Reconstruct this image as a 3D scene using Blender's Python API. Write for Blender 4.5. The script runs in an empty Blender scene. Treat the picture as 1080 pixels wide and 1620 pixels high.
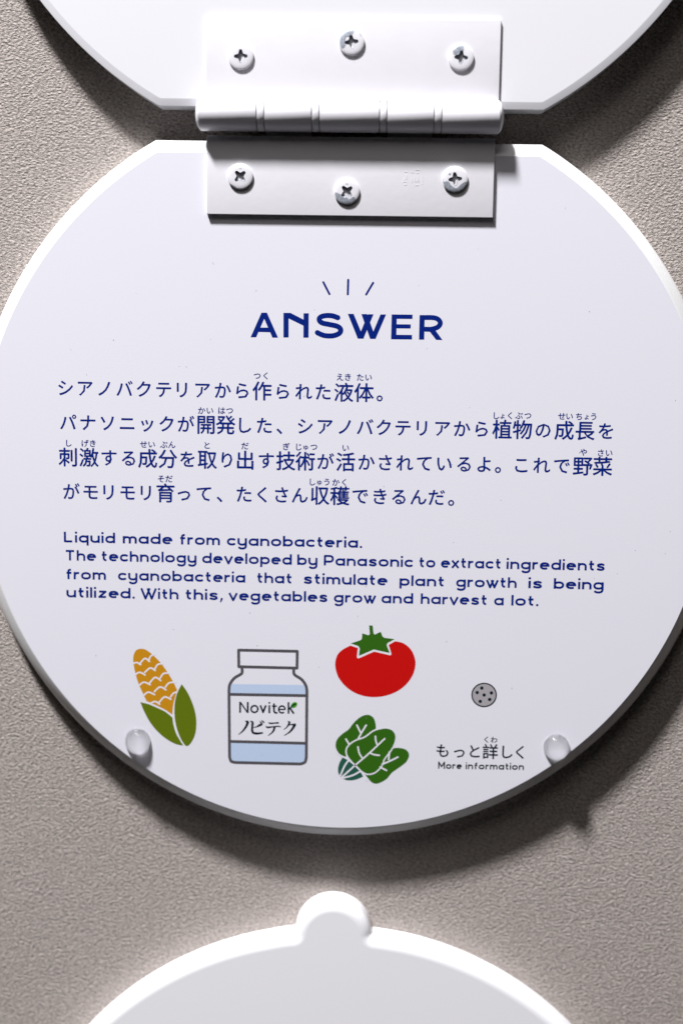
import bpy, bmesh, math, random
from math import radians as R, sin, cos, pi, sqrt
from mathutils import Vector, Matrix
from mathutils.geometry import delaunay_2d_cdt
random.seed(7)
scn = bpy.context.scene
COL = scn.collection

# ------------------------------------------------------------------ camera
FPX = 2200.0                     # focal length in pixels of the 1080 x 1620 photograph
U = 0.0002                       # metres per pixel at the aim point
H0 = 44.0                       # the same in pixels of height
H = H0 * U                       # height of the sign's printed face above the wall (wall is the plane y = 0)
TILT = R(7.75)
DIST = FPX * U
cam = bpy.data.cameras.new('camera')
cam.sensor_fit = 'VERTICAL'; cam.sensor_height = 36.0
cam.lens = 36.0 * FPX / 1620.0
cam.clip_start = 0.01; cam.clip_end = 50
camo = bpy.data.objects.new('camera', cam); COL.objects.link(camo)
rot = Matrix.Rotation(R(1.37), 4, 'Z') @ Matrix.Rotation(pi / 2 - TILT, 4, 'X') @ Matrix.Rotation(R(0.835), 4, 'Z')
aim = Vector((0, -H, 0))
cpos = aim - (rot.to_3x3() @ Vector((0, 0, -1))) * DIST
camo.matrix_world = Matrix.Translation(cpos) @ rot
cam.dof.use_dof = True
cam.dof.focus_distance = DIST * 0.985
cam.dof.aperture_fstop = 4.5
scn.camera = camo

# ------------------------------------------------------------------ world and lamps
scn.cycles.caustics_refractive = True
scn.cycles.sample_clamp_indirect = 40
w = bpy.data.worlds.new('World'); scn.world = w; w.use_nodes = True
w.node_tree.nodes['Background'].inputs['Color'].default_value = (1.0, 0.95, 0.9, 1)
w.node_tree.nodes['Background'].inputs['Strength'].default_value = 0.010
def lamp(name, typ, loc, target, energy, color, **kw):
    l = bpy.data.lights.new(name, typ); l.energy = energy; l.color = color
    for k, v in kw.items(): setattr(l, k, v)
    o = bpy.data.objects.new(name, l); COL.objects.link(o)
    o.location = loc
    o.rotation_euler = (Vector(target) - Vector(loc)).to_track_quat('-Z', 'Y').to_euler()
    return o
spot = lamp('spot_lamp', 'SPOT', (-0.62, -0.70, 1.82), (0, 0, 0), 440.0, (0.985, 0.98, 1.0),
     shadow_soft_size=0.105, spot_size=R(50), spot_blend=0.2)
lamp('ceiling_lamp', 'AREA', (-0.25, -1.2, 1.7), (0, 0, 0), 7.0, (1.0, 0.96, 0.94), shape='SQUARE', size=0.7)
scn.view_settings.view_transform = 'Standard'
scn.view_settings.look = 'None'
scn.view_settings.exposure = 0.0
scn.view_settings.gamma = 1.0

# ------------------------------------------------------------------ helpers
IROT = rot.to_3x3()
def P(px, py, h=H0):
    """point (x, z) on the plane h pixels in front of the wall seen at photograph pixel px, py"""
    d = IROT @ Vector(((px - 540) / FPX, -(py - 810) / FPX, -1))
    t = (-h * U - cpos.y) / d.y
    p = cpos + d * t
    return p.x, p.z
def SC(py):                       # metres per photograph pixel at row py
    return (P(580, py)[0] - P(500, py)[0]) / 80

def tag(o, label=None, cat=None, group=None, kind=None):
    if label: o['label'] = label
    if cat: o['category'] = cat
    if group: o['group'] = group
    if kind: o['kind'] = kind
    return o
def empty(name, loc=(0, 0, 0)):
    o = bpy.data.objects.new(name, None); COL.objects.link(o); o.location = loc
    o.empty_display_size = 0.02
    return o
def link(name, me, mat, parent=None, smooth=None):
    if mat is not None: me.materials.append(mat)
    if smooth is not None:
        me.set_sharp_from_angle(angle=R(smooth))
        for p in me.polygons: p.use_smooth = len(p.vertices) < 30   # the large flat caps stay flat
    o = bpy.data.objects.new(name, me); COL.objects.link(o)
    if parent is not None: o.parent = parent
    return o
def from_bm(name, bm, mat, parent=None, smooth=None):
    bmesh.ops.recalc_face_normals(bm, faces=bm.faces)
    me = bpy.data.meshes.new(name); bm.to_mesh(me); bm.free()
    return link(name, me, mat, parent, smooth)

# ------------------------------------------------------------------ materials
def mat(name, col, rough=0.5, metal=0.0, spec=0.5, bump=None, var=None, **kw):
    m = bpy.data.materials.new(name); m.use_nodes = True
    nt = m.node_tree; b = nt.nodes['Principled BSDF']
    b.inputs['Base Color'].default_value = (*col, 1)
    b.inputs['Roughness'].default_value = rough
    b.inputs['Metallic'].default_value = metal
    b.inputs['Specular IOR Level'].default_value = spec
    for k, v in kw.items(): b.inputs[k].default_value = v
    tc = nt.nodes.new('ShaderNodeTexCoord')
    if bump:
        scale, dist, detail = bump
        n = nt.nodes.new('ShaderNodeTexNoise'); n.inputs['Scale'].default_value = scale
        n.inputs['Detail'].default_value = detail
        nt.links.new(tc.outputs['Object'], n.inputs['Vector'])
        bp = nt.nodes.new('ShaderNodeBump'); bp.inputs['Distance'].default_value = dist
        bp.inputs['Strength'].default_value = 1.0
        nt.links.new(n.outputs['Fac'], bp.inputs['Height'])
        nt.links.new(bp.outputs['Normal'], b.inputs['Normal'])
    if var:
        scale, amt = var
        n = nt.nodes.new('ShaderNodeTexNoise'); n.inputs['Scale'].default_value = scale
        n.inputs['Detail'].default_value = 5
        nt.links.new(tc.outputs['Object'], n.inputs['Vector'])
        mr = nt.nodes.new('ShaderNodeMapRange')
        mr.inputs['From Min'].default_value = 0.3; mr.inputs['From Max'].default_value = 0.7
        mr.inputs['To Min'].default_value = 1 - amt; mr.inputs['To Max'].default_value = 1 + amt
        nt.links.new(n.outputs['Fac'], mr.inputs['Value'])
        mx = nt.nodes.new('ShaderNodeVectorMath'); mx.operation = 'SCALE'
        mx.inputs[0].default_value = col
        nt.links.new(mr.outputs['Result'], mx.inputs['Scale'])
        nt.links.new(mx.outputs['Vector'], b.inputs['Base Color'])
    return m
M_board = mat('white_acrylic', (0.82, 0.82, 0.82), 0.38, bump=(900, 0.000006, 3))
M_sheet = mat('printed_sheet_white', (0.77, 0.76, 0.825), 0.42, spec=0.35, bump=(1800, 0.000008, 2), var=(2600, 0.012))
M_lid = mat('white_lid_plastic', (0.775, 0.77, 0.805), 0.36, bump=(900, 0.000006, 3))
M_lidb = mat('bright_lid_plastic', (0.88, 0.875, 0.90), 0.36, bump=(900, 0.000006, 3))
M_paint = mat('white_hinge_paint', (0.76, 0.745, 0.785), 0.40, bump=(420, 0.00003, 5), var=(90, 0.012))
M_zinc = mat('bare_zinc', (0.50, 0.54, 0.62), 0.36, metal=0.45, bump=(3000, 0.00003, 3), var=(1800, 0.25))
M_recess = mat('recess_metal', (0.20, 0.23, 0.27), 0.42, metal=0.7, bump=(3000, 0.00004, 3), var=(2200, 0.4))
M_navy = mat('navy_ink', (0.001, 0.015, 0.18), 0.55, spec=0.08, var=(900, 0.08))
M_black = mat('black_ink', (0.002, 0.010, 0.018), 0.55, spec=0.08)
M_pale = mat('unprinted_white', (0.775, 0.762, 0.825), 0.42, spec=0.35)
M_corn = mat('ochre_ink', (0.56, 0.25, 0.008), 0.45, spec=0.3, var=(2600, 0.07))
M_leaf = mat('olive_ink', (0.115, 0.165, 0.004), 0.45, spec=0.3, var=(2600, 0.07))
M_green = mat('green_ink', (0.030, 0.125, 0.006), 0.45, spec=0.3, var=(2600, 0.07))
M_teal = mat('dark_teal_ink', (0.018, 0.095, 0.065), 0.45, spec=0.3, var=(2600, 0.07))
M_red = mat('red_ink', (0.56, 0.004, 0.003), 0.45, spec=0.3, var=(2600, 0.03))
M_gray = mat('grey_ink', (0.085, 0.08, 0.09), 0.45, spec=0.3)
M_blue = mat('pale_blue_ink', (0.50, 0.61, 0.80), 0.45, spec=0.3, var=(2600, 0.03))
M_dish = mat('dish_grey_ink', (0.38, 0.36, 0.38), 0.45, spec=0.3)
M_brand = mat('leaf_green_ink', (0.05, 0.30, 0.01), 0.45, spec=0.3)
M_gel = mat('clear_rubber', (1, 1, 1), 0.02, spec=0.5, **{'Transmission Weight': 1.0, 'IOR': 1.5})

def wall_material():
    m = bpy.data.materials.new('textured_beige_wallpaper'); m.use_nodes = True
    nt = m.node_tree; b = nt.nodes['Principled BSDF']
    N = nt.nodes.new; L = nt.links.new
    tc = N('ShaderNodeTexCoord')
    mp = N('ShaderNodeMapping'); mp.inputs['Rotation'].default_value = (0, R(-30), 0)
    mp.inputs['Scale'].default_value = (0.8, 1, 1.2)
    L(tc.outputs['Object'], mp.inputs['Vector'])
    n1 = N('ShaderNodeTexNoise'); n1.inputs['Scale'].default_value = 1250; n1.inputs['Detail'].default_value = 5.0
    n1.inputs['Roughness'].default_value = 0.68; n1.inputs['Distortion'].default_value = 0.15
    L(mp.outputs['Vector'], n1.inputs['Vector'])
    v = N('ShaderNodeTexVoronoi'); v.feature = 'SMOOTH_F1'; v.inputs['Scale'].default_value = 1250
    v.inputs['Smoothness'].default_value = 0.6
    L(mp.outputs['Vector'], v.inputs['Vector'])
    n2 = N('ShaderNodeTexNoise'); n2.inputs['Scale'].default_value = 60; n2.inputs['Detail'].default_value = 3
    L(tc.outputs['Object'], n2.inputs['Vector'])
    a = N('ShaderNodeMath'); a.operation = 'MULTIPLY_ADD'
    L(v.outputs['Distance'], a.inputs[0]); a.inputs[1].default_value = -0.35; L(n1.outputs['Fac'], a.inputs[2])
    a2 = N('ShaderNodeMath'); a2.operation = 'MULTIPLY_ADD'
    L(n2.outputs['Fac'], a2.inputs[0]); a2.inputs[1].default_value = 0.5; L(a.outputs[0], a2.inputs[2])
    bp = N('ShaderNodeBump'); bp.inputs['Distance'].default_value = 0.0011; bp.inputs['Strength'].default_value = 1
    L(a2.outputs[0], bp.inputs['Height']); L(bp.outputs['Normal'], b.inputs['Normal'])
    cr = N('ShaderNodeValToRGB')
    cr.color_ramp.elements[0].position = 0.34; cr.color_ramp.elements[0].color = (0.22, 0.197, 0.178, 1)
    cr.color_ramp.elements[1].position = 0.66; cr.color_ramp.elements[1].color = (0.69, 0.605, 0.56, 1)
    L(n1.outputs['Fac'], cr.inputs['Fac']); L(cr.outputs['Color'], b.inputs['Base Color'])
    b.inputs['Roughness'].default_value = 0.62; b.inputs['Specular IOR Level'].default_value = 0.3
    return m

# ------------------------------------------------------------------ wall
bm = bmesh.new()
bmesh.ops.create_grid(bm, x_segments=8, y_segments=8, size=0.7)
bmesh.ops.rotate(bm, verts=bm.verts, matrix=Matrix.Rotation(R(90), 3, 'X'))
wall = from_bm('wall', bm, wall_material())
if wall.data.polygons[0].normal.y > 0: wall.data.flip_normals()
wall['kind'] = 'structure'

# ------------------------------------------------------------------ discs
RAD = 0.11938
CH = 0.10347                       # distance from a disc's centre to its straight edge
def outline(inset, side, n=220, m=24, RAD=RAD, CH=CH):
    """circle with a straight edge (side +1 top, -1 bottom, 0 none), shrunk by inset"""
    r = RAD - inset
    if side == 0:
        return [(r * cos(2 * pi * i / n), r * sin(2 * pi * i / n)) for i in range(n)]
    c = CH - inset; al = math.acos(c / r)
    pts = []
    a0 = pi / 2 + al; a1 = 2 * pi + pi / 2 - al
    for i in range(n + 1):
        a = a0 + (a1 - a0) * i / n
        pts.append((r * cos(a), r * sin(a)))
    xh = r * sin(al)
    for i in range(1, m): pts.append((xh - 2 * xh * i / m, c))
    return [(x, z * side) for x, z in pts]
def tab_outline(inset, tr=0.0127, tc=0.1102, fr=0.0009, RAD=0.1115):
    """full circle with a half round tab at its top, the inner corners rounded"""
    r = RAD - inset; t = tr - inset; f = fr + inset
    # fillet circle outside both circles
    d1 = r + f; d2 = t + f
    zc = (d1 * d1 - d2 * d2 + tc * tc) / (2 * tc); xc = sqrt(max(d1 * d1 - zc * zc, 1e-12))
    aT = math.atan2(zc - tc, xc)                 # direction tab centre -> fillet centre
    aL = math.atan2(zc, xc)
    pts = []
    for i in range(61):
        a = aT + (pi - 2 * aT) * i / 60
        pts.append((t * cos(a), tc + t * sin(a)))
    def fil(sgn):
        a0 = math.atan2(tc - zc, -xc); a1 = math.atan2(-zc, -xc)
        # from tab tangent to lid tangent, going through the side that faces inward
        if a1 > a0: a1 -= 2 * pi
        if a0 - a1 > pi: a1 += 2 * pi
        return [(sgn * (xc + f * cos(a0 + (a1 - a0) * i / 10)), zc + f * sin(a0 + (a1 - a0) * i / 10)) for i in range(1, 10)]
    pts += fil(-1)
    b0 = pi - aL; b1 = 2 * pi + aL
    for i in range(221):
        a = b0 + (b1 - b0) * i / 220
        pts.append((r * cos(a), r * sin(a)))
    pts += fil(1)[::-1]
    # the tab sits slightly left of the middle
    return [(x - 0.0011 * max(0, min(1, (0.022 - abs(x)) / 0.006)) if z > 0 else x, z) for x, z in pts]
def loft(rings, cap=True):
    """rings: list of (points, height)"""
    bm = bmesh.new(); prev = None
    for pts, h in rings:
        cur = [bm.verts.new((x, -h, z)) for x, z in pts]
        if prev:
            n = len(cur)
            for i in range(n): bm.faces.new((prev[i], prev[(i + 1) % n], cur[(i + 1) % n], cur[i]))
        else: first = cur
        prev = cur
    if cap: bm.faces.new(prev)
    bm.faces.new(first)
    return bm
# middle sign
sx, sz = 0.00041, 0.01114
sign = empty('round_sign', (sx, 0, sz))
tag(sign, 'white round sign printed with the blue heading ANSWER, text and vegetable pictures', 'sign')
prof = [(0, 1), (0, H0 - 27), (0.4, H0 - 23), (1.5, H0 - 19.6), (3.4, H0 - 16.6), (6, H0 - 13.6), (18.9, H0 - 1.4), (20.4, H0 - .6), (21.5, H0 - .4)]
from_bm('board', loft([(outline(i * U, 1), h * U) for i, h in prof]), M_board, sign, 22)
me_sheet = loft([(outline(21.0 * U, 1), (H0 - .7) * U), (outline(21.0 * U, 1), (H0 - .05) * U), (outline(21.2 * U, 1), H0 * U)])
from_bm('printed_sheet', me_sheet, M_sheet, sign, 22)

# upper lid
ux, uz = 0.00095, 0.22936
lid_up = empty('round_plate', (ux, 0, uz))
tag(lid_up, 'plain white round lid above the hinge, cut off by the top of the photo', 'lid')
prof = [(0, 1), (0, 43.2), (0.5, 43.9), (9.5, 45.8), (11, 46)]
from_bm('board', loft([(outline(i * U, -1, RAD=0.12037, CH=0.10518), h * U) for i, h in prof]), M_lid, lid_up, 22)

# lower lid with tab
lx, lz = 0.0003, -0.2524
lid_lo = empty('round_plate', (lx, 0, lz))
tag(lid_lo, 'plain white round lid with a half round finger tab, below the sign', 'lid')
rr = 18
prof = [(0, 1), (0, 28)] + [(19 * (1 - cos(a)), 28 + 15 * sin(a)) for a in [R(7.5 * k) for k in range(1, 13)]]
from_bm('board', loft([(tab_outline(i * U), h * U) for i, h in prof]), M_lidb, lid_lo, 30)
bpy.context.view_layer.update()

# ------------------------------------------------------------------ flat printing
INK = 0.04                         # ink layer thickness in pixels of height (0.02 mm)
def ccw(p):
    a = sum(p[i - 1][0] * p[i][1] - p[i][0] * p[i - 1][1] for i in range(len(p)))
    return p if a > 0 else p[::-1]
def union(polys, eps=1e-4):
    vs, fs = [], []
    for p in polys:
        p = ccw(p); k = len(vs); vs += [Vector(q) for q in p]; fs.append(list(range(k, k + len(p))))
    r = delaunay_2d_cdt(vs, [], fs, 0, eps)
    return [(v.x, v.y) for v in r[0]], [list(f) for f, o in zip(r[2], r[5]) if o]
def disc(x, y, r, n=12, ry=None, rot_=0):
    ry = r if ry is None else ry
    c, s = cos(rot_), sin(rot_)
    return [(x + r * cos(2 * pi * i / n) * c - ry * sin(2 * pi * i / n) * s,
             y + r * cos(2 * pi * i / n) * s + ry * sin(2 * pi * i / n) * c) for i in range(n)]
def ribbon(pts, w, caps=False, closed=False):
    """stroke of constant (number) or varying (list) width as overlapping convex pieces"""
    ws = w if isinstance(w, (list, tuple)) else [w] * len(pts)
    out = []; n = len(pts)
    rng = range(n) if closed else range(n - 1)
    for i in rng:
        j = (i + 1) % n
        (x0, y0), (x1, y1) = pts[i], pts[j]
        d = math.hypot(x1 - x0, y1 - y0)
        if d < 1e-6: continue
        nx, ny = -(y1 - y0) / d, (x1 - x0) / d
        a, b = ws[i] / 2, ws[j] / 2
        out.append([(x0 + nx * a, y0 + ny * a), (x0 - nx * a, y0 - ny * a), (x1 - nx * b, y1 - ny * b), (x1 + nx * b, y1 + ny * b)])
    idx = range(n) if (caps or closed) else range(1, n - 1)
    for i in idx: out.append(disc(pts[i][0] + 1e-3, pts[i][1], ws[i] / 2 * 0.999, 14))
    return out
def smooth(pts, k=6, closed=False):
    """Catmull-Rom through pts (tuples of any length)"""
    n = len(pts); out = []
    g = (lambda i: pts[i % n]) if closed else (lambda i: pts[max(0, min(n - 1, i))])
    for i in range(n if closed else n - 1):
        p0, p1, p2, p3 = g(i - 1), g(i), g(i + 1), g(i + 2)
        for j in range(k):
            t = j / k
            out.append(tuple(0.5 * ((2 * b) + (-a + c) * t + (2 * a - 5 * b + 4 * c - d) * t * t + (-a + 3 * b - 3 * c + d) * t ** 3)
                             for a, b, c, d in zip(p0, p1, p2, p3)))
    if not closed: out.append(tuple(pts[-1]))
    return out
def segs(*runs, k=6):
    """closed outline out of smooth runs joined at sharp corners"""
    out = []
    for r in runs:
        s = smooth(r, k) if len(r) > 2 else list(r)
        out += s[:-1]
    return out
def flat(name, vf, mat_, parent, level=1, to_world=None):
    """mesh of printed ink; coordinates in photograph pixels unless to_world maps them"""
    vs, fs = vf
    h = H0 + INK * level
    me = bpy.data.meshes.new(name)
    rx, rz = sx, sz
    co = []
    for v in vs:
        X, Z = P(v[0], v[1], h) if to_world is None else to_world(v[0], v[1])
        co.append((X - rx, -(h + (v[2] if len(v) > 2 else 0)) * U, Z - rz))
    fl = [f[::-1] for f in fs] if to_world is None else fs
    me.from_pydata(co, [], fl)
    me.update()
    o = link(name, me, mat_)
    o.parent = parent
    return o
def zoomed(x0, y0, s):
    return lambda pts: [(x0 + p[0] / s, y0 + p[1] / s, *p[2:]) for p in pts]

# --- heading
Z = zoomed(380, 420, 1080 / 340)
HEAD = {
 'A': [[(52, 361), (107, 237), (134, 237), (80, 361)], [(107, 237), (134, 237), (190, 363), (162, 363)], [(94, 312), (149, 312), (158, 336), (84, 334)]],
 'N': [[(217, 238), (243, 238), (243, 362), (217, 362)], [(318, 240), (344, 240), (343, 363), (317, 363)], [(217, 238), (252, 238), (330, 278), (330, 309), (218, 254)]],
 'W': [[(540, 243), (569, 243), (621, 368), (590, 368)], [(590, 368), (618, 368), (669, 245), (641, 245)],
       [(608, 244), (637, 244), (681, 369), (652, 369)], [(652, 369), (679, 369), (732, 246), (704, 246)]],
 'E': [[(760, 246), (786, 246), (783, 370), (757, 370)], [(760, 246), (865, 247), (864, 269), (760, 268)], [(760, 295), (856, 296), (855, 317), (760, 316)], [(757, 348), (862, 349), (862, 372), (757, 371)]],
 'R': [[(900, 249), (926, 249), (923, 373), (897, 373)], [(945, 325), (972, 315), (1015, 375), (983, 374)]],
}
S_pts = smooth([(494, 264), (462, 253), (428, 252), (402, 260), (397, 275), (412, 289), (450, 297), (488, 306), (504, 322), (497, 341), (466, 353), (428, 353), (402, 345), (385, 336)], 5)
R_pts = smooth([(912, 262), (965, 262), (992, 270), (1004, 289), (992, 309), (960, 320), (925, 320)], 5)
polys = [Z(q) for k in HEAD for q in HEAD[k]]
polys += ribbon(Z(S_pts), 26 / 3.176) + ribbon(Z(R_pts), 25 / 3.176)
o = flat('heading', union(polys), M_navy, sign)
o['label'] = 'large navy heading reading ANSWER'
for a, b in [((417, 84), (448, 144)), ((542, 72), (540, 145)), ((667, 87), (632, 146))]:
    flat('burst_mark', union(ribbon(Z([a, b]), 10.5 / 3.176, caps=True)), M_navy, sign)

# --- Japanese text from the built-in font's CJK fallback
_fc = bpy.data.curves.new('glyph_source', 'FONT'); _fo = bpy.data.objects.new('glyph_source', _fc); COL.objects.link(_fo)
_fc.resolution_u = 2
_gc = {}
def glyph(ch, off):
    key = (ch, off)
    if key not in _gc:
        _fc.body = ch; _fc.size = 1
        dg = bpy.context.evaluated_depsgraph_get()
        ev = _fo.evaluated_get(dg); m = ev.to_mesh()
        _gc[key] = ([(v.co.x, v.co.y) for v in m.vertices], [list(p.vertices) for p in m.polygons])
        ev.to_mesh_clear()
    return _gc[key]
KANJI = set('作液体開発植物成長刺激分取出技術活野菜育収穫詳')
def jtext(name, items, mat_, em_kanji=32.0, em_kana=28.2, off=0.016, parent=None):
    """items: (char, px, py centre of its cell, scale)"""
    vs, fs = [], []
    for ch, px, py, em in items:
        if em is None: em = em_kanji if ch in KANJI else em_kana
        gv, gf = glyph(ch, off)
        X, Zc = P(px, py, H0 + .1); s = SC(py) * em
        for n_, (ox, oy) in enumerate([(off, 0), (-off, 0), (0, off), (0, -off)]):   # four passes of ink thicken the strokes
            k = len(vs)
            vs += [(X + (x + ox - 0.5) * s, Zc + (y + oy - 0.38) * s, n_ * .008) for x, y in gv]
            fs += [[i + k for i in f] for f in gf]
    return flat(name, (vs, fs), mat_, parent or sign, 1, lambda a, b: (a, b))
def interp(anchors, i):
    ks = sorted(anchors)
    for a, b in zip(ks, ks[1:]):
        if a <= i <= b: return anchors[a] + (anchors[b] - anchors[a]) * (i - a) / (b - a)
def jline(text, anchors, yl, yr, furi, em_f=12.6):
    n = len(text); x0, x1 = anchors[0], anchors[n - 1]
    it = []
    for i, ch in enumerate(text):
        x = interp(anchors, i)
        y = yl + (yr - yl) * (x - 104) / 860
        if ch in '。、': it.append((ch, x, y, 30.0))
        else: it.append((ch, x, y, None))
    o = jtext('text_line', it, M_navy)
    for t, xs, y in furi:
        jtext('reading_aid', [(ch, x, y, em_f * (0.85 if ch in 'ょゅ' else 1)) for ch, x in zip(t, xs)], M_navy, off=0.02, parent=o)
    return o
A1 = {0: 104, 1: 134.5, 2: 166, 3: 197, 4: 228, 5: 259, 6: 288, 7: 320, 8: 352, 9: 383, 10: 414.5, 11: 447, 12: 480, 13: 511, 14: 543.5, 15: 575.5, 16: 609.5}
jline('シアノバクテリアから作られた液体。', A1, 613.5, 627.5,
      [('つく', (407, 420.5), 594.5), ('えき', (537.5, 550), 596.5), ('たい', (569.5, 582.5), 597)])
A2 = {0: 108, 5: 264, 6: 294, 7: 326, 8: 357, 9: 386, 10: 418, 11: 451, 12: 482.5, 13: 513.5, 14: 546, 15: 577, 16: 607, 18: 667, 19: 699, 20: 730, 21: 761, 22: 794, 23: 826, 24: 858.5, 25: 892, 26: 924.5, 27: 958}
jline('パナソニックが開発した、シアノバクテリアから植物の成長を', A2, 668, 682,
      [('かい', (319, 332), 649.5), ('はつ', (350.5, 363.5), 649.5), ('しょく', (784, 794.5, 806.5), 657.5), ('ぶつ', (820.5, 834.5), 657.5),
       ('せい', (888, 900), 658.5), ('ちょう', (915.5, 927.5, 938.5), 659)])
A3 = {0: 108.5, 1: 141, 2: 172.5, 3: 204, 4: 234, 5: 265.5, 6: 297, 7: 328, 8: 359, 9: 388, 10: 421, 11: 452, 12: 483, 13: 514.5, 14: 546.5, 15: 579, 16: 609, 17: 639.5, 18: 671, 19: 702, 20: 734, 21: 765.5, 22: 796.5, 23: 824, 24: 856, 25: 888, 26: 921, 27: 952.5}
jline('刺激する成分を取り出す技術が活かされているよ。これで野菜', A3, 723, 738,
      [('し', (108.5,), 701), ('げき', (134.5, 147), 701.5), ('せい', (227.5, 240), 703), ('ぶん', (259.5, 272), 703.5), ('と', (327.5,), 704.5),
       ('だ', (387.5,), 705.5), ('ぎ', (452.5,), 706.5), ('じゅつ', (472, 483.5, 496.5), 707), ('い', (546.5,), 708.5), ('や', (922.5,), 715.5), ('さい', (949.5, 962.5), 716.5)])
A4 = {0: 113, 1: 143.5, 2: 172, 3: 202, 4: 231, 5: 262, 6: 291, 7: 323, 8: 356.5, 9: 386, 10: 415.5, 11: 445, 12: 474, 13: 505.5, 14: 537.5, 15: 569.5, 16: 600.5, 17: 631, 18: 661.5, 19: 690, 20: 722.5}
jline('がモリモリ育って、たくさん収穫できるんだ。', A4, 777.5, 791,
      [('そだ', (255, 267.5), 757.5), ('しゅう', (493.5, 505, 517), 762.5), ('かく', (531, 544.5), 763)])
cap_ = jtext('caption_line', [(c, x, y, (26.0 if c == '詳' else 24.0)) for c, x, y in
      [('も', 700, 1187.5), ('っ', 726, 1189), ('と', 750, 1188.5), ('詳', 775, 1189), ('し', 800.5, 1189.5), ('く', 822.5, 1190)]], M_black, off=0.015)
jtext('reading_aid', [('く', 769, 1170, 11.5), ('わ', 781, 1170.5, 11.5)], M_black, off=0.02, parent=cap_)
bpy.data.objects.remove(_fo); bpy.data.curves.remove(_fc)

# --- wide round Latin lettering, drawn as strokes; x-height 1, baseline 0
def arc(cx, cy, rx, ry, a0, a1, n=14, e=0.86):
    out = []
    for i in range(n + 1):
        a = R(a0 + (a1 - a0) * i / n); c, s = cos(a), sin(a)
        out.append((cx + rx * math.copysign(abs(c) ** e, c), cy + ry * math.copysign(abs(s) ** e, s)))
    return out
def latin(w):
    b = w / 2; t = 1 - b; m = 0.5; ry = m - b; AS = 1.42
    bowl = arc(.5, m, .5, ry, 0, 360, 28)[:-1]
    u = [(0, 1)] + arc(.475, .5, .475, ry, 180, 360, 16) + [(.95, 1)]
    n_ = [(0, 0)] + arc(.45, .52, .45, t - .52, 180, 0, 16) + [(.9, 0)]
    desc = [(1, 1), (1, .0)] + arc(.5, -.02, .5, .36, 0, -150, 14)[1:]
    G = {
     'a': (1.0, [('c', bowl), [(1, 0), (1, 1)]]), 'b': (1.0, [('c', bowl), [(0, 0), (0, AS)]]),
     'c': (.86, [arc(.5, m, .5, ry, 42, 318, 22)]), 'd': (1.0, [('c', bowl), [(1, 0), (1, AS)]]),
     'e': (1.0, [arc(.5, m, .5, ry, 0, 306, 24), [(.04, m + .03), (1.0 + b * .9, m + .03)]]),
     'f': (.62, [[(.22, 0), (.22, 1.08)] + arc(.5, 1.08, .28, AS - b - 1.08, 180, 85, 8), [(-.04, 1 - b), (.62, 1 - b)]]),
     'g': (1.0, [('c', bowl), desc]),
     'h': (.9, [[(0, 0), (0, AS)], n_]), 'i': (0.0, [[(0, 0), (0, 1)], ('d', (0, 1.33, .16))]),
     'l': (0.0, [[(0, 0), (0, AS)]]),
     'm': (1.5, [[(0, 0), (0, 1)], [(0, 0)] + arc(.375, .52, .375, t - .52, 180, 0, 14) + [(.75, 0)], [(.75, 0)] + arc(1.125, .52, .375, t - .52, 180, 0, 14) + [(1.5, 0)]]),
     'n': (.9, [[(0, 0), (0, 1)], n_]), 'o': (1.04, [('c', arc(.52, m, .52, ry, 0, 360, 28)[:-1])]),
     'p': (1.0, [('c', bowl), [(0, 1), (0, -.38)]]), 'q': (1.0, [('c', bowl), [(1, 1), (1, -.38)]]),
     'r': (.55, [[(0, 0), (0, 1)], [(0, 0)] + arc(.45, .48, .45, t - .48, 180, 78, 10)]),
     's': (.84, [smooth([(.80, .78), (.6, t), (.36, t), (.1, .79), (.1, .60), (.4, .52), (.70, .44), (.80, .26), (.60, b), (.32, b), (.0, .22)], 4)]),
     't': (.62, [[(.2, 1.32), (.2, .45)] + arc(.5, .45, .3, .45 - b, 180, 275, 8), [(-.06, 1 - b), (.6, 1 - b)]]),
     'u': (.95, [u, [(.95, 0), (.95, 1)]]), 'v': (1.0, [[(.0, 1), (.5, .02), (1.0, 1)]]),
     'w': (1.45, [[(.0, 1), (.44, .02), (.86, 1)], [(.6, 1), (1.02, .02), (1.45, 1)]]),
     'x': (.92, [[(0, 1), (.92, 0)], [(.92, 1), (0, 0)]]),
     'y': (.95, [u, [(.95, 1), (.95, .0)] + arc(.475, -.02, .475, .36, 0, -150, 14)[1:]]),
     'z': (.85, [[(.02, 1 - b), (.82, 1 - b), (.04, b), (.88, b)]]),
     'L': (.95, [[(0, AS), (0, b), (.95, b)]]), 'T': (1.15, [[(0, AS - b), (1.15, AS - b)], [(.575, AS - b), (.575, 0)]]),
     'P': (1.05, [[(0, 0), (0, AS - b)] + [(.55, AS - b)] + arc(.62, AS - b - .38, .42, .38, 90, -90, 12) + [(0, AS - b - .76)]]),
     'W': (1.95, [[(.0, AS), (.56, .02), (1.12, AS)], [(.83, AS), (1.39, .02), (1.95, AS)]]),
     'M': (1.35, [[(0, 0), (0, AS - .02), (.675, .45), (1.35, AS - .02), (1.35, 0)]]),
     '.': (0.0, [('d', (0.03, .12, .16))]), ',': (.05, [('v', [(0.1, .2), (.05, -.02), (-.06, -.26)], [.26, .22, .12])]),
    }
    return G
def glyph_polys(ch, w, G):
    wd, st = G[ch]; out = []
    for s in st:
        if s[0] == 'c': out += ribbon(s[1], w, closed=True)
        elif s[0] == 'd': out.append(disc(s[1][0], s[1][1], s[1][2], 14))
        elif s[0] == 'v': out += ribbon(s[1], s[2], caps=True)
        else: out += ribbon(s, w)
    return wd, out
_lc = {}
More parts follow.
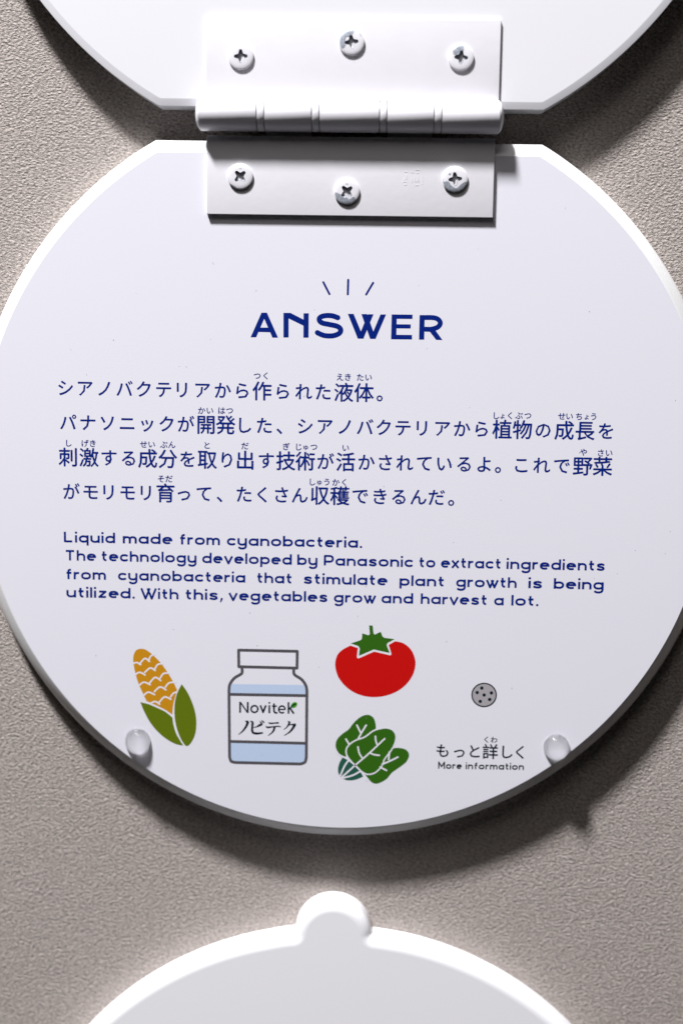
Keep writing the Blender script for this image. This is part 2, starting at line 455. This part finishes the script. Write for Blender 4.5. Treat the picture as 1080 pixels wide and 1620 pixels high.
def word_mesh(word, w, gap):
    key = (w,)
    G = _lc.setdefault(('G', w), latin(w))
    x = w / 2; vs, fs = [], []
    tight = {('w', 't'), ('t', 'o')}
    for i, ch in enumerate(word):
        if (ch, w) not in _lc:
            wd, pl = glyph_polys(ch, w, G); _lc[(ch, w)] = (wd, union(pl, 1e-5))
        wd, (gv, gf) = _lc[(ch, w)]
        if ch in 'vwxW': x -= w * .25
        k = len(vs); vs += [(a + x, b) for a, b in gv]; fs += [[q + k for q in f] for f in gf]
        x += wd + w + gap
        if ch in 'vwxW': x -= w * .25
        if ch in 'frt': x -= .06
    return vs, fs, x - gap - w / 2
def latin_line(words, xh, w, gap, mat_, name='text_line'):
    """words: (word, x0, x1, baseline y at x0, baseline y at x1)"""
    vs, fs = [], []
    for wd, x0, x1, y0, y1 in words:
        gv, gf, L = word_mesh(wd, w, gap)
        X0, Z0 = P(x0, y0, H0 + .1); X1, Z1 = P(x1, y1, H0 + .1)
        s = SC((y0 + y1) / 2) * xh; k = len(vs)
        vs += [(X0 + (X1 - X0) * a / L + 0 * b, Z0 + (Z1 - Z0) * a / L + b * s) for a, b in gv]
        fs += [[q + k for q in f] for f in gf]
    return flat(name, (vs, fs), mat_, sign, 1, lambda a, b: (a, b))
def wl(words, ya, xa, yb, xb):
    f = lambda x: ya + (yb - ya) * (x - xa) / (xb - xa)
    return [(t, a, b, f(a), f(b)) for t, a, b in words]
XH, LW, GP = 12.0, 0.285, 0.21
latin_line(wl([('Liquid', 101.5, 182.5), ('made', 194.5, 273), ('from', 284, 348), ('cyanobacteria.', 359, 572)], 858, 102, 866.8, 572), XH, LW, GP, M_navy)
latin_line(wl([('The', 103, 152.5), ('technology', 160.5, 311), ('developed', 320, 461.5), ('by', 470, 502), ('Panasonic', 512, 653), ('to', 662, 688),
               ('extract', 697, 792), ('ingredients', 800.5, 956)], 886.6, 103, 903.2, 956), XH, LW, GP, M_navy)
latin_line(wl([('from', 104.5, 168), ('cyanobacteria', 187, 388), ('that', 406, 462), ('stimulate', 480, 612.5), ('plant', 631.5, 702.5),
               ('growth', 721, 816.5), ('is', 835, 857), ('being', 875, 954)], 916.2, 104, 933, 954), XH, LW, GP, M_navy)
latin_line(wl([('utilized.', 105.5, 213), ('With', 223, 282.5), ('this,', 293, 352), ('vegetables', 362, 518), ('grow', 528, 594),
               ('and', 603, 653), ('harvest', 665, 770), ('a', 781, 796), ('lot.', 808, 850.5)], 945, 105, 958.8, 850), XH, LW, GP, M_navy)
latin_line(wl([('More', 692.5, 730), ('information', 736, 828)], 1216.2, 692, 1218.2, 828), 7.8, 0.30, 0.22, M_black, 'caption_line')

# --- maize picture
Z = zoomed(200, 1015, 9)
cob = smooth([(200, 100), (270, 113), (360, 175), (480, 292), (575, 420), (660, 560), (722, 685)], 6)[:-1] + \
      smooth([(722, 685), (695, 790), (668, 900), (655, 1042)], 5)[:-1] + smooth([(655, 1042), (560, 975), (440, 915), (290, 848)], 5)[:-1] + \
      smooth([(290, 848), (240, 745), (175, 600), (130, 450), (100, 290), (105, 195), (140, 125), (200, 100)], 6)[:-1]
corn = flat('maize_picture', union([Z(cob)]), M_corn, sign)
corn['label'] = 'printed ochre corn cob with two green husk leaves'
rows = [
 [[(95, 315), (150, 298), (205, 330)], [(195, 312), (265, 240), (330, 284)], [(322, 262), (350, 205), (410, 180)]],
 [[(125, 472), (190, 438), (268, 475)], [(262, 440), (340, 376), (412, 412)], [(408, 385), (450, 325), (525, 314)]],
 [[(180, 628), (250, 578), (340, 615)], [(332, 590), (410, 510), (490, 555)], [(482, 520), (530, 455), (620, 448)]],
 [[(240, 775), (310, 720), (402, 755)], [(400, 712), (480, 646), (565, 688)], [(555, 650), (610, 588), (710, 578)]],
 [[(335, 885), (410, 853), (475, 892)], [(470, 862), (545, 788), (635, 822)], [(628, 790), (670, 735), (722, 718)]]]
for r in rows:
    pl = []
    for a in r: pl += ribbon(Z(smooth(a, 6)), 22 / 9, caps=True)
    flat('kernel_row_line', union(pl), M_pale, corn, 2)
l1 = segs([(200, 862), (320, 893), (450, 948), (560, 1003), (657, 1082)], [(657, 1082), (675, 1200), (720, 1330), (812, 1482)],
          [(812, 1482), (700, 1458), (560, 1380), (430, 1265), (330, 1135), (250, 985), (200, 862)])
l2 = segs([(788, 605), (865, 715), (930, 850), (978, 1000), (997, 1150), (982, 1310), (930, 1430), (870, 1488), (825, 1462), (760, 1350), (710, 1200), (686, 1040), (690, 880), (722, 740), (788, 605)])
flat('husk_leaf', union([Z(l1)]), M_leaf, corn); flat('husk_leaf', union([Z(l2)]), M_leaf, corn)

# --- bottle picture
Z = zoomed(350, 1010, 7.2)
W_ = 33 / 7.2
capl = [(198, 133), (865, 147), (862, 338), (200, 322)]
body = smooth([(236, 335), (238, 385), (222, 408), (150, 452), (100, 520), (88, 585)], 5) + [(95, 1345)] + smooth([(95, 1345), (112, 1398), (160, 1413)], 4)[1:] + \
       [(898, 1430)] + smooth([(898, 1430), (952, 1410), (968, 1355)], 4)[1:] + [(975, 600)] + smooth([(975, 600), (962, 535), (915, 468), (845, 422), (826, 395), (826, 345)], 5)[1:]
bottle = flat('bottle_picture', union(ribbon(Z(capl), W_, closed=True) + ribbon(Z(body), W_) +
              ribbon(Z([(92, 637), (973, 652)]), W_) + ribbon(Z([(92, 1173), (970, 1195)]), W_)), M_gray, sign, 2)
bottle['label'] = 'printed grey outline of a medicine bottle with pale blue liquid'
flat('liquid', union([Z([(112, 519), (950, 531), (970, 600), (968, 650), (92, 636), (95, 570)])]), M_blue, bottle, 1)
flat('liquid', union([Z([(98, 1176), (966, 1196), (962, 1370), (945, 1412), (900, 1428), (160, 1411), (115, 1395), (98, 1350)])]), M_blue, bottle, 1)
Z = zoomed(370, 1095, 1080 / 110)
q = 1080 / 110
pl = []
for s in [[(97, 320), (97, 150)], [(215, 322), (215, 152)], [(410, 203), (453, 312), (496, 203)], [(550, 203), (550, 326)],
          smooth([(622, 175), (622, 240), (624, 295), (640, 318), (670, 320)], 4), [(590, 216), (668, 218)],
          [(847, 155), (847, 334)], [(853, 264), (915, 205), (962, 178)], [(872, 248), (930, 334)], [(697, 268), (798, 268)]]:
    pl += ribbon(Z(s), (28 if s[0][0] not in (590, 697, 853) else 21) / q)
pl += [Z([(86, 152), (112, 152), (226, 320), (200, 320)])]
pl += ribbon(Z([(319 + 52 * cos(a), 261 + 52 * sin(a)) for a in [2 * pi * i / 26 for i in range(26)]]), 26 / q, closed=True)
pl += ribbon(Z([(745 + 50 * cos(a), 268 - 54 * sin(a)) for a in [R(0 + 310 * i / 24) for i in range(25)]]), 24 / q)
pl.append(disc(370 + 550 / q, 1095 + 166 / q, 15 / q))
flat('bottle_label_text', union(pl), M_black, bottle, 3)['label'] = 'dark sans lettering reading Novitek'
pl = []
for s in [[(180, 450, 8), (212, 462, 34), (205, 500, 30), (175, 555, 25), (128, 612, 17), (72, 658, 4)],
          [(258, 452, 10), (288, 468, 28), (286, 530, 27), (284, 598, 28), (305, 632, 28), (365, 641, 26), (440, 632, 20)],
          [(298, 550, 5), (355, 536, 14), (400, 512, 30), (428, 505, 22)], [(402, 452, 6), (425, 476, 18), (440, 490, 12)], [(430, 438, 6), (452, 458, 18), (468, 470, 12)],
          [(537, 474, 8), (570, 484, 18), (630, 480, 14), (685, 476, 20)], [(497, 528, 6), (522, 546, 22), (600, 538, 14), (690, 530, 14), (725, 538, 10)],
          [(632, 540, 26), (618, 590, 24), (588, 630, 16), (532, 674, 4)],
          [(838, 454, 6), (862, 468, 26), (848, 502, 20), (815, 550, 12), (772, 580, 4)], [(850, 512, 10), (900, 502, 14), (945, 503, 26)],
          [(945, 505, 34), (910, 565, 28), (860, 622, 18), (778, 674, 4)]]:
    s3 = smooth(Z(s), 5)
    pl += ribbon([(a, b) for a, b, c in s3], [(c * 1.15 + 3) / q for a, b, c in s3], caps=True)
flat('bottle_label_text', union(pl), M_black, bottle, 3)['label'] = 'dark brush style Japanese lettering under Novitek'
flat('leaf_mark', union([disc(370 + 934 / q, 1095 + 200 / q, 55 / q, 24, 40 / q, R(-40))]), M_brand, bottle, 2)

# --- tomato picture
Z = zoomed(520, 980, 7.2)
tom = segs([(755, 247), (850, 272), (930, 338), (975, 430), (985, 520), (955, 632), (880, 740), (775, 820), (650, 868), (520, 885), (390, 870),
            (270, 822), (170, 742), (100, 640), (72, 520), (92, 415), (150, 348), (245, 297)],
           [(245, 297), (330, 325)], [(330, 325), (318, 432)], [(318, 432), (335, 445)], [(335, 445), (515, 365)], [(515, 365), (698, 408)],
           [(698, 408), (713, 395)], [(713, 395), (680, 290)], [(680, 290), (755, 247)])
tomato = flat('tomato_picture', union([Z(tom)]), M_red, sign)
tomato['label'] = 'printed red tomato with a green calyx'
cal = [(458, 68), (498, 68), (508, 158), (522, 172), (590, 140), (610, 193), (630, 208), (748, 225), (668, 268), (657, 292), (692, 382), (510, 342), (342, 415), (352, 330), (335, 302),
       (248, 273), (365, 235), (377, 212), (380, 158), (452, 180), (466, 165)]
flat('calyx', union([Z(cal)]), M_green, tomato)

# --- spinach picture
Z = zoomed(520, 1120, 1080 / 140); q = 1080 / 140
lb = smooth([(490, 85), (545, 122), (570, 200), (565, 275), (500, 310), (420, 360), (340, 390), (260, 440), (215, 500), (205, 605), (160, 590), (105, 530), (82, 460), (100, 385), (160, 320), (240, 262), (300, 185), (370, 120), (430, 90)], 5, True)
lf = smooth([(700, 252), (772, 275), (810, 340), (792, 440), (740, 530), (672, 620), (640, 700), (570, 775), (490, 802), (420, 780), (330, 700), (245, 605), (218, 535), (240, 470), (320, 408), (440, 362), (540, 290), (620, 262)], 5, True)
lr = smooth([(790, 492), (860, 488), (940, 510), (978, 570), (950, 650), (880, 712), (770, 790), (700, 870), (600, 922), (535, 915), (480, 862), (430, 790), (490, 800), (570, 770), (640, 690), (680, 600), (740, 520)], 5, True)
st = segs([(170, 600), (130, 670), (112, 745), (125, 815), (190, 872), (260, 886), (340, 872), (418, 838)], [(418, 838), (380, 770), (320, 700), (240, 635), (170, 600)])
spin = flat('spinach_picture', union([Z(lb)]), M_green, sign)
spin['label'] = 'printed bunch of green spinach leaves with dark teal stalks'
flat('leaf', union([Z(lr)]), M_green, spin)
flat('stalks', union([Z(st)]), M_teal, spin, 0.5)
flat('leaf_outline', union(ribbon(Z(lf), 20 / q * 1.7, closed=True)), M_pale, spin, 2)
flat('leaf', union([Z(lf)]), M_green, spin, 3)
pl = []
for s in [[(342, 210), (365, 258), (388, 300)], [(455, 210), (400, 300), (355, 380)], [(208, 380), (245, 440)], [(840, 600), (760, 640), (650, 688)], [(738, 540), (728, 630)],
          [(625, 722), (702, 762)], [(240, 640), (190, 712), (140, 828)], [(320, 700), (155, 848)], [(385, 772), (290, 822), (165, 856)], [(90, 545), (150, 585), (225, 622), (320, 700), (390, 772), (425, 820), (460, 885)]]:
    pl += ribbon(Z(smooth(s, 4) if len(s) > 2 else s), 20 / q, caps=True)
flat('leaf_vein', union(pl), M_pale, spin, 4)
pl = []
for s in [[(680, 375), (500, 545), (320, 700)], [(568, 345), (572, 400), (588, 445)], [(355, 475), (370, 550), (403, 605)], [(500, 545), (545, 568), (615, 578)]]:
    pl += ribbon(Z(smooth(s, 4)), 19 / q, caps=True)
flat('leaf_vein', union(pl), M_pale, spin, 4)

# --- round dish icon
Z = zoomed(740, 1060, 18)
cx, cy = 740 + 454 / 18, 1060 + 710 / 18
dish = flat('dish_picture', union([disc(cx, cy, 19.2, 48, 18.4)]), M_dish, sign)
dish['label'] = 'printed grey disc with six dark dots'
flat('dish_rim', union(ribbon(disc(cx, cy, 19.2, 48, 18.4), 2.0, closed=True)), M_black, dish, 2)
for x, y in [(388, 512), (257, 640), (455, 710), (662, 652), (612, 838), (345, 893)]:
    flat('dish_dot', union([disc(*Z([(x, y)])[0], 2.7, 18)]), M_black, dish, 2)

# ------------------------------------------------------------------ clear bumpers on the sign
def revolve(prof, n=48):
    bm = bmesh.new(); prev = None
    for r, h in prof:
        if r < 1e-9: cur = [bm.verts.new((0, -h, 0))]
        else: cur = [bm.verts.new((r * cos(2 * pi * i / n), -h, r * sin(2 * pi * i / n))) for i in range(n)]
        if prev:
            for i in range(n):
                j = (i + 1) % n
                if len(cur) == 1: bm.faces.new((prev[i], prev[j], cur[0]))
                elif len(prev) == 1: bm.faces.new((prev[0], cur[j], cur[i]))
                else: bm.faces.new((prev[i], prev[j], cur[j], cur[i]))
        prev = cur
    return bm
for px, py in [(218, 1172.5), (879.5, 1182)]:
    br, bh = 20.5 * SC(1175), 15.0 * SC(1175)
    pr = [(br, -.8 * U)] + [(br * cos(a), bh * sin(a)) for a in [R(4.5 * k) for k in range(0, 20)]] + [(0, bh)]
    o = from_bm('bumper', revolve(pr, 64), M_gel, sign, 60)
    X, Zc = P(px, py, H0 + .4)
    o.location = (X - sx, -(H0 + .35) * U, Zc - sz)
    o['label'] = 'clear rubber dome stuck near the lower edge'

# specks of dust caught on the print
rnd = random.Random(3); pl = []
for i in range(46):
    a = rnd.uniform(0, 2 * pi); d = 560 * sqrt(rnd.random()); x, y = 548 + d * cos(a), 745 + .95 * d * sin(a)
    if y < 260 or (330 < x < 790 and y < 360): continue
    pl.append(disc(x, y, rnd.uniform(.35, .9), 7, rnd.uniform(.3, .6), rnd.uniform(0, 3)))
M_dust = mat('grey_dust', (0.30, 0.27, 0.26), 0.9)
flat('dust_specks', union(pl), M_dust, sign, 6)['kind'] = 'stuff'

# ------------------------------------------------------------------ hinge
FACE = H0; TH = 6.5                                   # leaf thickness in pixels
LEAFH = FACE + TH
hx, hz = P(556, 183, LEAFH)
hinge = empty('hinge', (hx, 0, hz))
tag(hinge, 'white painted metal butt hinge with six cross head screws joining lid and sign', 'hinge')
k_ = SC(183)
xl = P(325.5, 100, LEAFH)[0]; xr = P(790.5, 100, LEAFH)[0]
xl2 = P(327, 300, LEAFH)[0]; xr2 = P(780.5, 300, LEAFH)[0]
def box_bm(x0, x1, y0, y1, z0, z1, bev=0.0, seg=2, bm=None):
    own = bm is None
    if own: bm = bmesh.new()
    vs = [bm.verts.new((x, y, z)) for x in (x0, x1) for y in (y0, y1) for z in (z0, z1)]
    fs = [(0, 1, 3, 2), (4, 6, 7, 5), (0, 4, 5, 1), (2, 3, 7, 6), (0, 2, 6, 4), (1, 5, 7, 3)]
    nf = [bm.faces.new([vs[i] for i in f]) for f in fs]
    bmesh.ops.recalc_face_normals(bm, faces=nf)
    if bev and own: bmesh.ops.bevel(bm, geom=list(bm.edges), offset=bev, segments=seg, profile=0.6, affect='EDGES')
    return bm
def leaf(x0, x1, z0, z1):
    return from_bm('leaf', box_bm(x0 - hx, x1 - hx, -(LEAFH) * U, -(FACE + 0.2) * U, z0 - hz, z1 - hz, 1.3 * U, 3), M_paint, hinge, 35)
z_ut = P(556, 29, LEAFH)[1]; z_ub = P(556, 158, LEAFH)[1]
z_lt = P(556, 216.5, LEAFH)[1]; z_lb = P(556, 341.5, LEAFH)[1]
leaf_u = leaf(xl, xr, z_ub, z_ut); leaf_u['label'] = 'upper leaf screwed to the lid'
leaf_l = leaf(xl2, xr2, z_lb, z_lt); leaf_l['label'] = 'lower leaf screwed to the sign'
AX = LEAFH + 3.0                                        # height of the pin's axis above the wall
zax = P(556, 183.2, AX)[1]
BR = 25.6 * k_
def xcyl(name, pxa, pxb, r, bev, mat_, dome=0.0):
    xa = P(pxa, 183, AX)[0]; xb = P(pxb, 183, AX)[0]
    L = xb - xa; pr = [(0, 0), (r - bev, 0), (r - bev * .3, bev * .3), (r, bev), (r, L - bev), (r - bev * .3, L - bev * .3), (r - bev, L), (0, L)]
    bm = revolve(pr, 96)
    bmesh.ops.rotate(bm, verts=bm.verts, matrix=Matrix.Rotation(R(90), 3, 'Z'))   # -Y axis -> +X
    o = from_bm(name, bm, mat_, hinge, 30)
    o.location = (xa - hx, -AX * U, zax - hz)
    return o
kn = [(317.5, 406.5), (420, 493), (506.5, 599.5), (612.5, 685), (698.5, 788.5)]
for a, b in kn: xcyl('knuckle', a, b, BR, 0.35 * U, M_paint)
for a, b in [(408.2, 418.4), (494.6, 504.9), (601.1, 610.9), (686.5, 697)]: xcyl('washer', a, b, BR * 0.995, 0.3 * U, M_paint)
xcyl('pin', 330, 775, BR * 0.82, 0.5 * U, M_recess)
for px, sgn in [(317.5, -1), (788.5, 1)]:
    r = BR * 0.93
    pr = [(0, -3 * U), (r * .9, -3 * U), (r * .97, 0)] + [(r * cos(a), 7.5 * U * sin(a)) for a in [R(12 * k) for k in range(1, 7)]] + [(0, 7.6 * U)]
    bm = revolve(pr, 64)
    bmesh.ops.rotate(bm, verts=bm.verts, matrix=Matrix.Rotation(R(90 * sgn), 3, 'Z'))
    o = from_bm('pin_cap', bm, M_paint, hinge, 40)
    o.location = (P(px, 183, AX)[0] - hx, -AX * U, zax - hz)
# tongues that run from the leaves into their knuckles
for i, (a, b) in enumerate(kn):
    xa, xb = P(a, 183, AX)[0] - hx, P(b, 183, AX)[0] - hx
    if i % 2 == 0: bm = box_bm(xa + U, xb - U, -(LEAFH - 1.5) * U, -(FACE + 0.5) * U, zax - hz + BR * .5, z_ub - hz + 2 * U)
    else: bm = box_bm(xa + U, xb - U, -(LEAFH - 14) * U, -(FACE - 14) * U, z_lt - hz - 2 * U, zax - hz - BR * .5)
    from_bm('tongue', bm, M_paint, hinge)
# faint stamped mark on the lower leaf
bm = bmesh.new()
for px, py, w_, h_ in [(641, 292, 5, 1.2), (640, 288, 6, 1), (639, 284, 2, 5), (643, 280, 1.2, 7), (642, 272, 5, 1), (651, 285, 1.2, 8), (652, 273, 5, 1.2), (659, 293, 5, 1.2),
                       (656, 282, 1.2, 6), (661, 282, 1.2, 6), (659, 287, 7, 1), (660, 274, 4, 1.2), (660, 269, 6, 1), (667.5, 285, 1.2, 14)]:
    X, Zc = P(px, py, LEAFH); s = SC(py) / 2 
    box_bm(X - hx - w_ * s, X - hx + w_ * s, -(LEAFH + 0.22) * U, -(LEAFH - 0.5) * U, Zc - hz - h_ * s, Zc - hz + h_ * s, bm=bm)
from_bm('stamped_mark', bm, M_paint, hinge)

# ------------------------------------------------------------------ screws
def cross(r, w0, a0):
    """outline of a four winged recess"""
    pts = []
    for k in range(4):
        a = a0 + k * pi / 2
        for (u, v) in [(r * 0.93, -w0 * .8), (r, -w0 * .35), (r, w0 * .35), (r * .93, w0 * .8), (w0 * 1.45, w0 * 1.45)]:
            pts.append((u * cos(a) - v * sin(a), u * sin(a) + v * cos(a)))
    return pts
def inside(p, poly):
    c = False; n = len(poly)
    for i in range(n):
        (x0, y0), (x1, y1) = poly[i - 1], poly[i]
        if (y0 > p[1]) != (y1 > p[1]) and p[0] < (x1 - x0) * (p[1] - y0) / (y1 - y0) + x0: c = not c
    return c
SR = 20.0
def dome(x, y):                                          # height of the head in pixels over the leaf
    d = math.hypot(x, y) / SR
    if d > 0.995: return 2.8
    return 2.8 + 1.7 * (1 - d ** 5) ** 0.7
def screw(px, py, ang, chip, label):
    s = SC(py)
    cr = cross(10.6, 2.7, R(ang))
    verts = []; edges = []
    def ring(pts):
        k = len(verts); verts.extend(Vector(p) for p in pts); n = len(pts)
        edges.extend((k + i, k + (i + 1) % n) for i in range(n))
    ring(cr)
    for rr_ in (12, 14.5, 16.5, 18, 19, 19.6, 20): ring([(rr_ * cos(2 * pi * i / 64), rr_ * sin(2 * pi * i / 64)) for i in range(64)])
    r = delaunay_2d_cdt(verts, edges, [], 0, 1e-4)
    bm = bmesh.new(); vs = [bm.verts.new((v.x * s, -dome(v.x, v.y) * s, v.y * s)) for v in r[0]]
    for f in r[2]:
        cx_ = sum(r[0][i].x for i in f) / 3; cy_ = sum(r[0][i].y for i in f) / 3
        if not inside((cx_, cy_), cr) and math.hypot(cx_, cy_) < 20: bm.faces.new([vs[i] for i in f])
    # side wall of the head
    rim = [e for e in bm.edges if e.is_boundary and all(v.co.length > 19.4 * s for v in e.verts)]
    ex = bmesh.ops.extrude_edge_only(bm, edges=rim)
    for v in [g for g in ex['geom'] if isinstance(g, bmesh.types.BMVert)]: v.co.y = 0.3 * s
    head = from_bm('screw', bm, M_paint, hinge, 50)
    X, Zc = P(px, py, LEAFH + 3)
    head.location = (X - hx, -LEAFH * U, Zc - hz)
    head['label'] = label
    # recess: walls running in to a pointed floor
    bm = bmesh.new(); n = len(cr)
    top = [bm.verts.new((x * s, -(dome(x, y) - 0.02) * s, y * s)) for x, y in cr]
    lo = [bm.verts.new((x * .80 * s, 1.0 * s, y * .80 * s)) for x, y in cr]
    for i in range(n): bm.faces.new((top[i], top[(i + 1) % n], lo[(i + 1) % n], lo[i]))
    c = bm.verts.new((0, 5 * s, 0))
    for i in range(n): bm.faces.new((lo[i], lo[(i + 1) % n], c))
    from_bm('cross_recess', bm, M_recess, head)
    # bare metal where the paint has flaked off
    for ci, poly in enumerate(chip):
        rnd = random.Random(int(px) + ci)
        pp = smooth(poly, 5, True)
        pp = [(x + rnd.uniform(-.35, .35), y + rnd.uniform(-.35, .35)) for x, y in pp]
        pp = [(x, y) if math.hypot(x, y) < 19.2 else (x * 19.2 / math.hypot(x, y), y * 19.2 / math.hypot(x, y)) for x, y in pp]
        vv = [Vector(p) for p in pp]; k = len(vv); ed = [(i, (i + 1) % k) for i in range(k)]
        k2 = len(vv); vv += [Vector(p) for p in cr]; ed += [(k2 + i, k2 + (i + 1) % len(cr)) for i in range(len(cr))]
        for gx in range(-10, 11):
            for gy in range(-10, 11): vv.append(Vector((gx * 2 + .13, gy * 2 + .07)))
        r = delaunay_2d_cdt(vv, ed, [], 0, 1e-4)
        bm = bmesh.new(); vs = {}
        for f in r[2]:
            c_ = (sum(r[0][i].x for i in f) / 3, sum(r[0][i].y for i in f) / 3)
            if inside(c_, pp) and not inside(c_, cr) and math.hypot(*c_) < 19.6:
                for i in f:
                    if i not in vs:
                        v = r[0][i]; vs[i] = bm.verts.new((v.x * s, -(dome(v.x, v.y) + 0.22) * s, v.y * s))
                try: bm.faces.new([vs[i] for i in f])
                except ValueError: pass
        from_bm('bare_metal_patch', bm, M_zinc, head, 40)
    return head
screw(381, 89, 2, [], 'screw at the left end of the upper leaf, paint whole')
screw(556, 66.5, 8, [[(-19, 2), (-16, 11), (-9, 17), (1, 19), (4, 16), (1, 12), (-2, 9), (-9, 7), (-9, -3), (-12, -9), (-17, -8)], [(10, 17), (13, 13), (15.5, 9), (13.5, 10.5)]], 'middle screw of the upper leaf, paint flaked off on its left')
screw(729, 91, -3, [[(-14, 10), (-9, 13), (-4, 17.5), (3, 18.5), (3, 9), (-2, 5), (-11, 4)]], 'screw at the right end of the upper leaf, chip at its top')
screw(380, 279, 43, [[(-15, -12), (-10, -14), (-6, -18), (-10, -17)], [(-1, 12), (1, 12.6), (2, 12), (0, 11.4)]], 'screw at the left end of the lower leaf, small chips at its rim')
screw(548.5, 303, 42, [[(-19, -2), (-13, -3), (-9, -5), (-4, -10), (0, -9), (4, -12), (11, -8), (13, -12), (6, -18.8), (-8, -17.5), (-17, -10)], [(-1.5, 11.6), (0, 12.4), (1.5, 11.6), (0, 11)]], 'middle screw of the lower leaf, bare metal along its lower rim')
screw(719.5, 283.5, 7, [[(-19, 3), (-18, -4), (-13, -3), (-9, -5), (-6, -10), (2, -14), (8, -9), (15, -4), (18, -5), (12, -15), (0, -19.2), (-12, -15), (-18.5, -7)], [(-10, 8.5), (-7.5, 9), (-7.5, 7), (-10, 6.5)]], 'screw at the right end of the lower leaf, large bare metal crescent')

# ------------------------------------------------------------------ check of known points
if __name__ == '__main__':
    from bpy_extras.object_utils import world_to_camera_view
    scn.render.resolution_x, scn.render.resolution_y = 1080, 1620
    bpy.context.view_layer.update()
    def pr_(n, x, y, z):
        v = world_to_camera_view(scn, camo, Vector((x, y, z))); print('PT', n, round(v.x * 1080, 1), round((1 - v.y) * 1620, 1))
    hw = sqrt(RAD ** 2 - CH ** 2)
    pr_('sign TL 245,221', sx - hw, -20 * U, sz + CH); pr_('sign TR 857,228', sx + hw, -20 * U, sz + CH)
    pr_('sign bottom 545,1321', sx, -20 * U, sz - RAD)
    pr_('sign left @502 x0', sx - RAD * cos(R(21)), -20 * U, sz + RAD * sin(R(21)))
    pr_('upper BL 250,168', ux - hw, -30 * U, uz - 0.10518); pr_('upper BR 857,175', ux + hw, -30 * U, uz - 0.10518)
    pr_('tab top 528,1412', lx, -26 * U, lz + 0.1115 + 0.0127)
    print('leaf x', xl, xr, xl2, xr2)
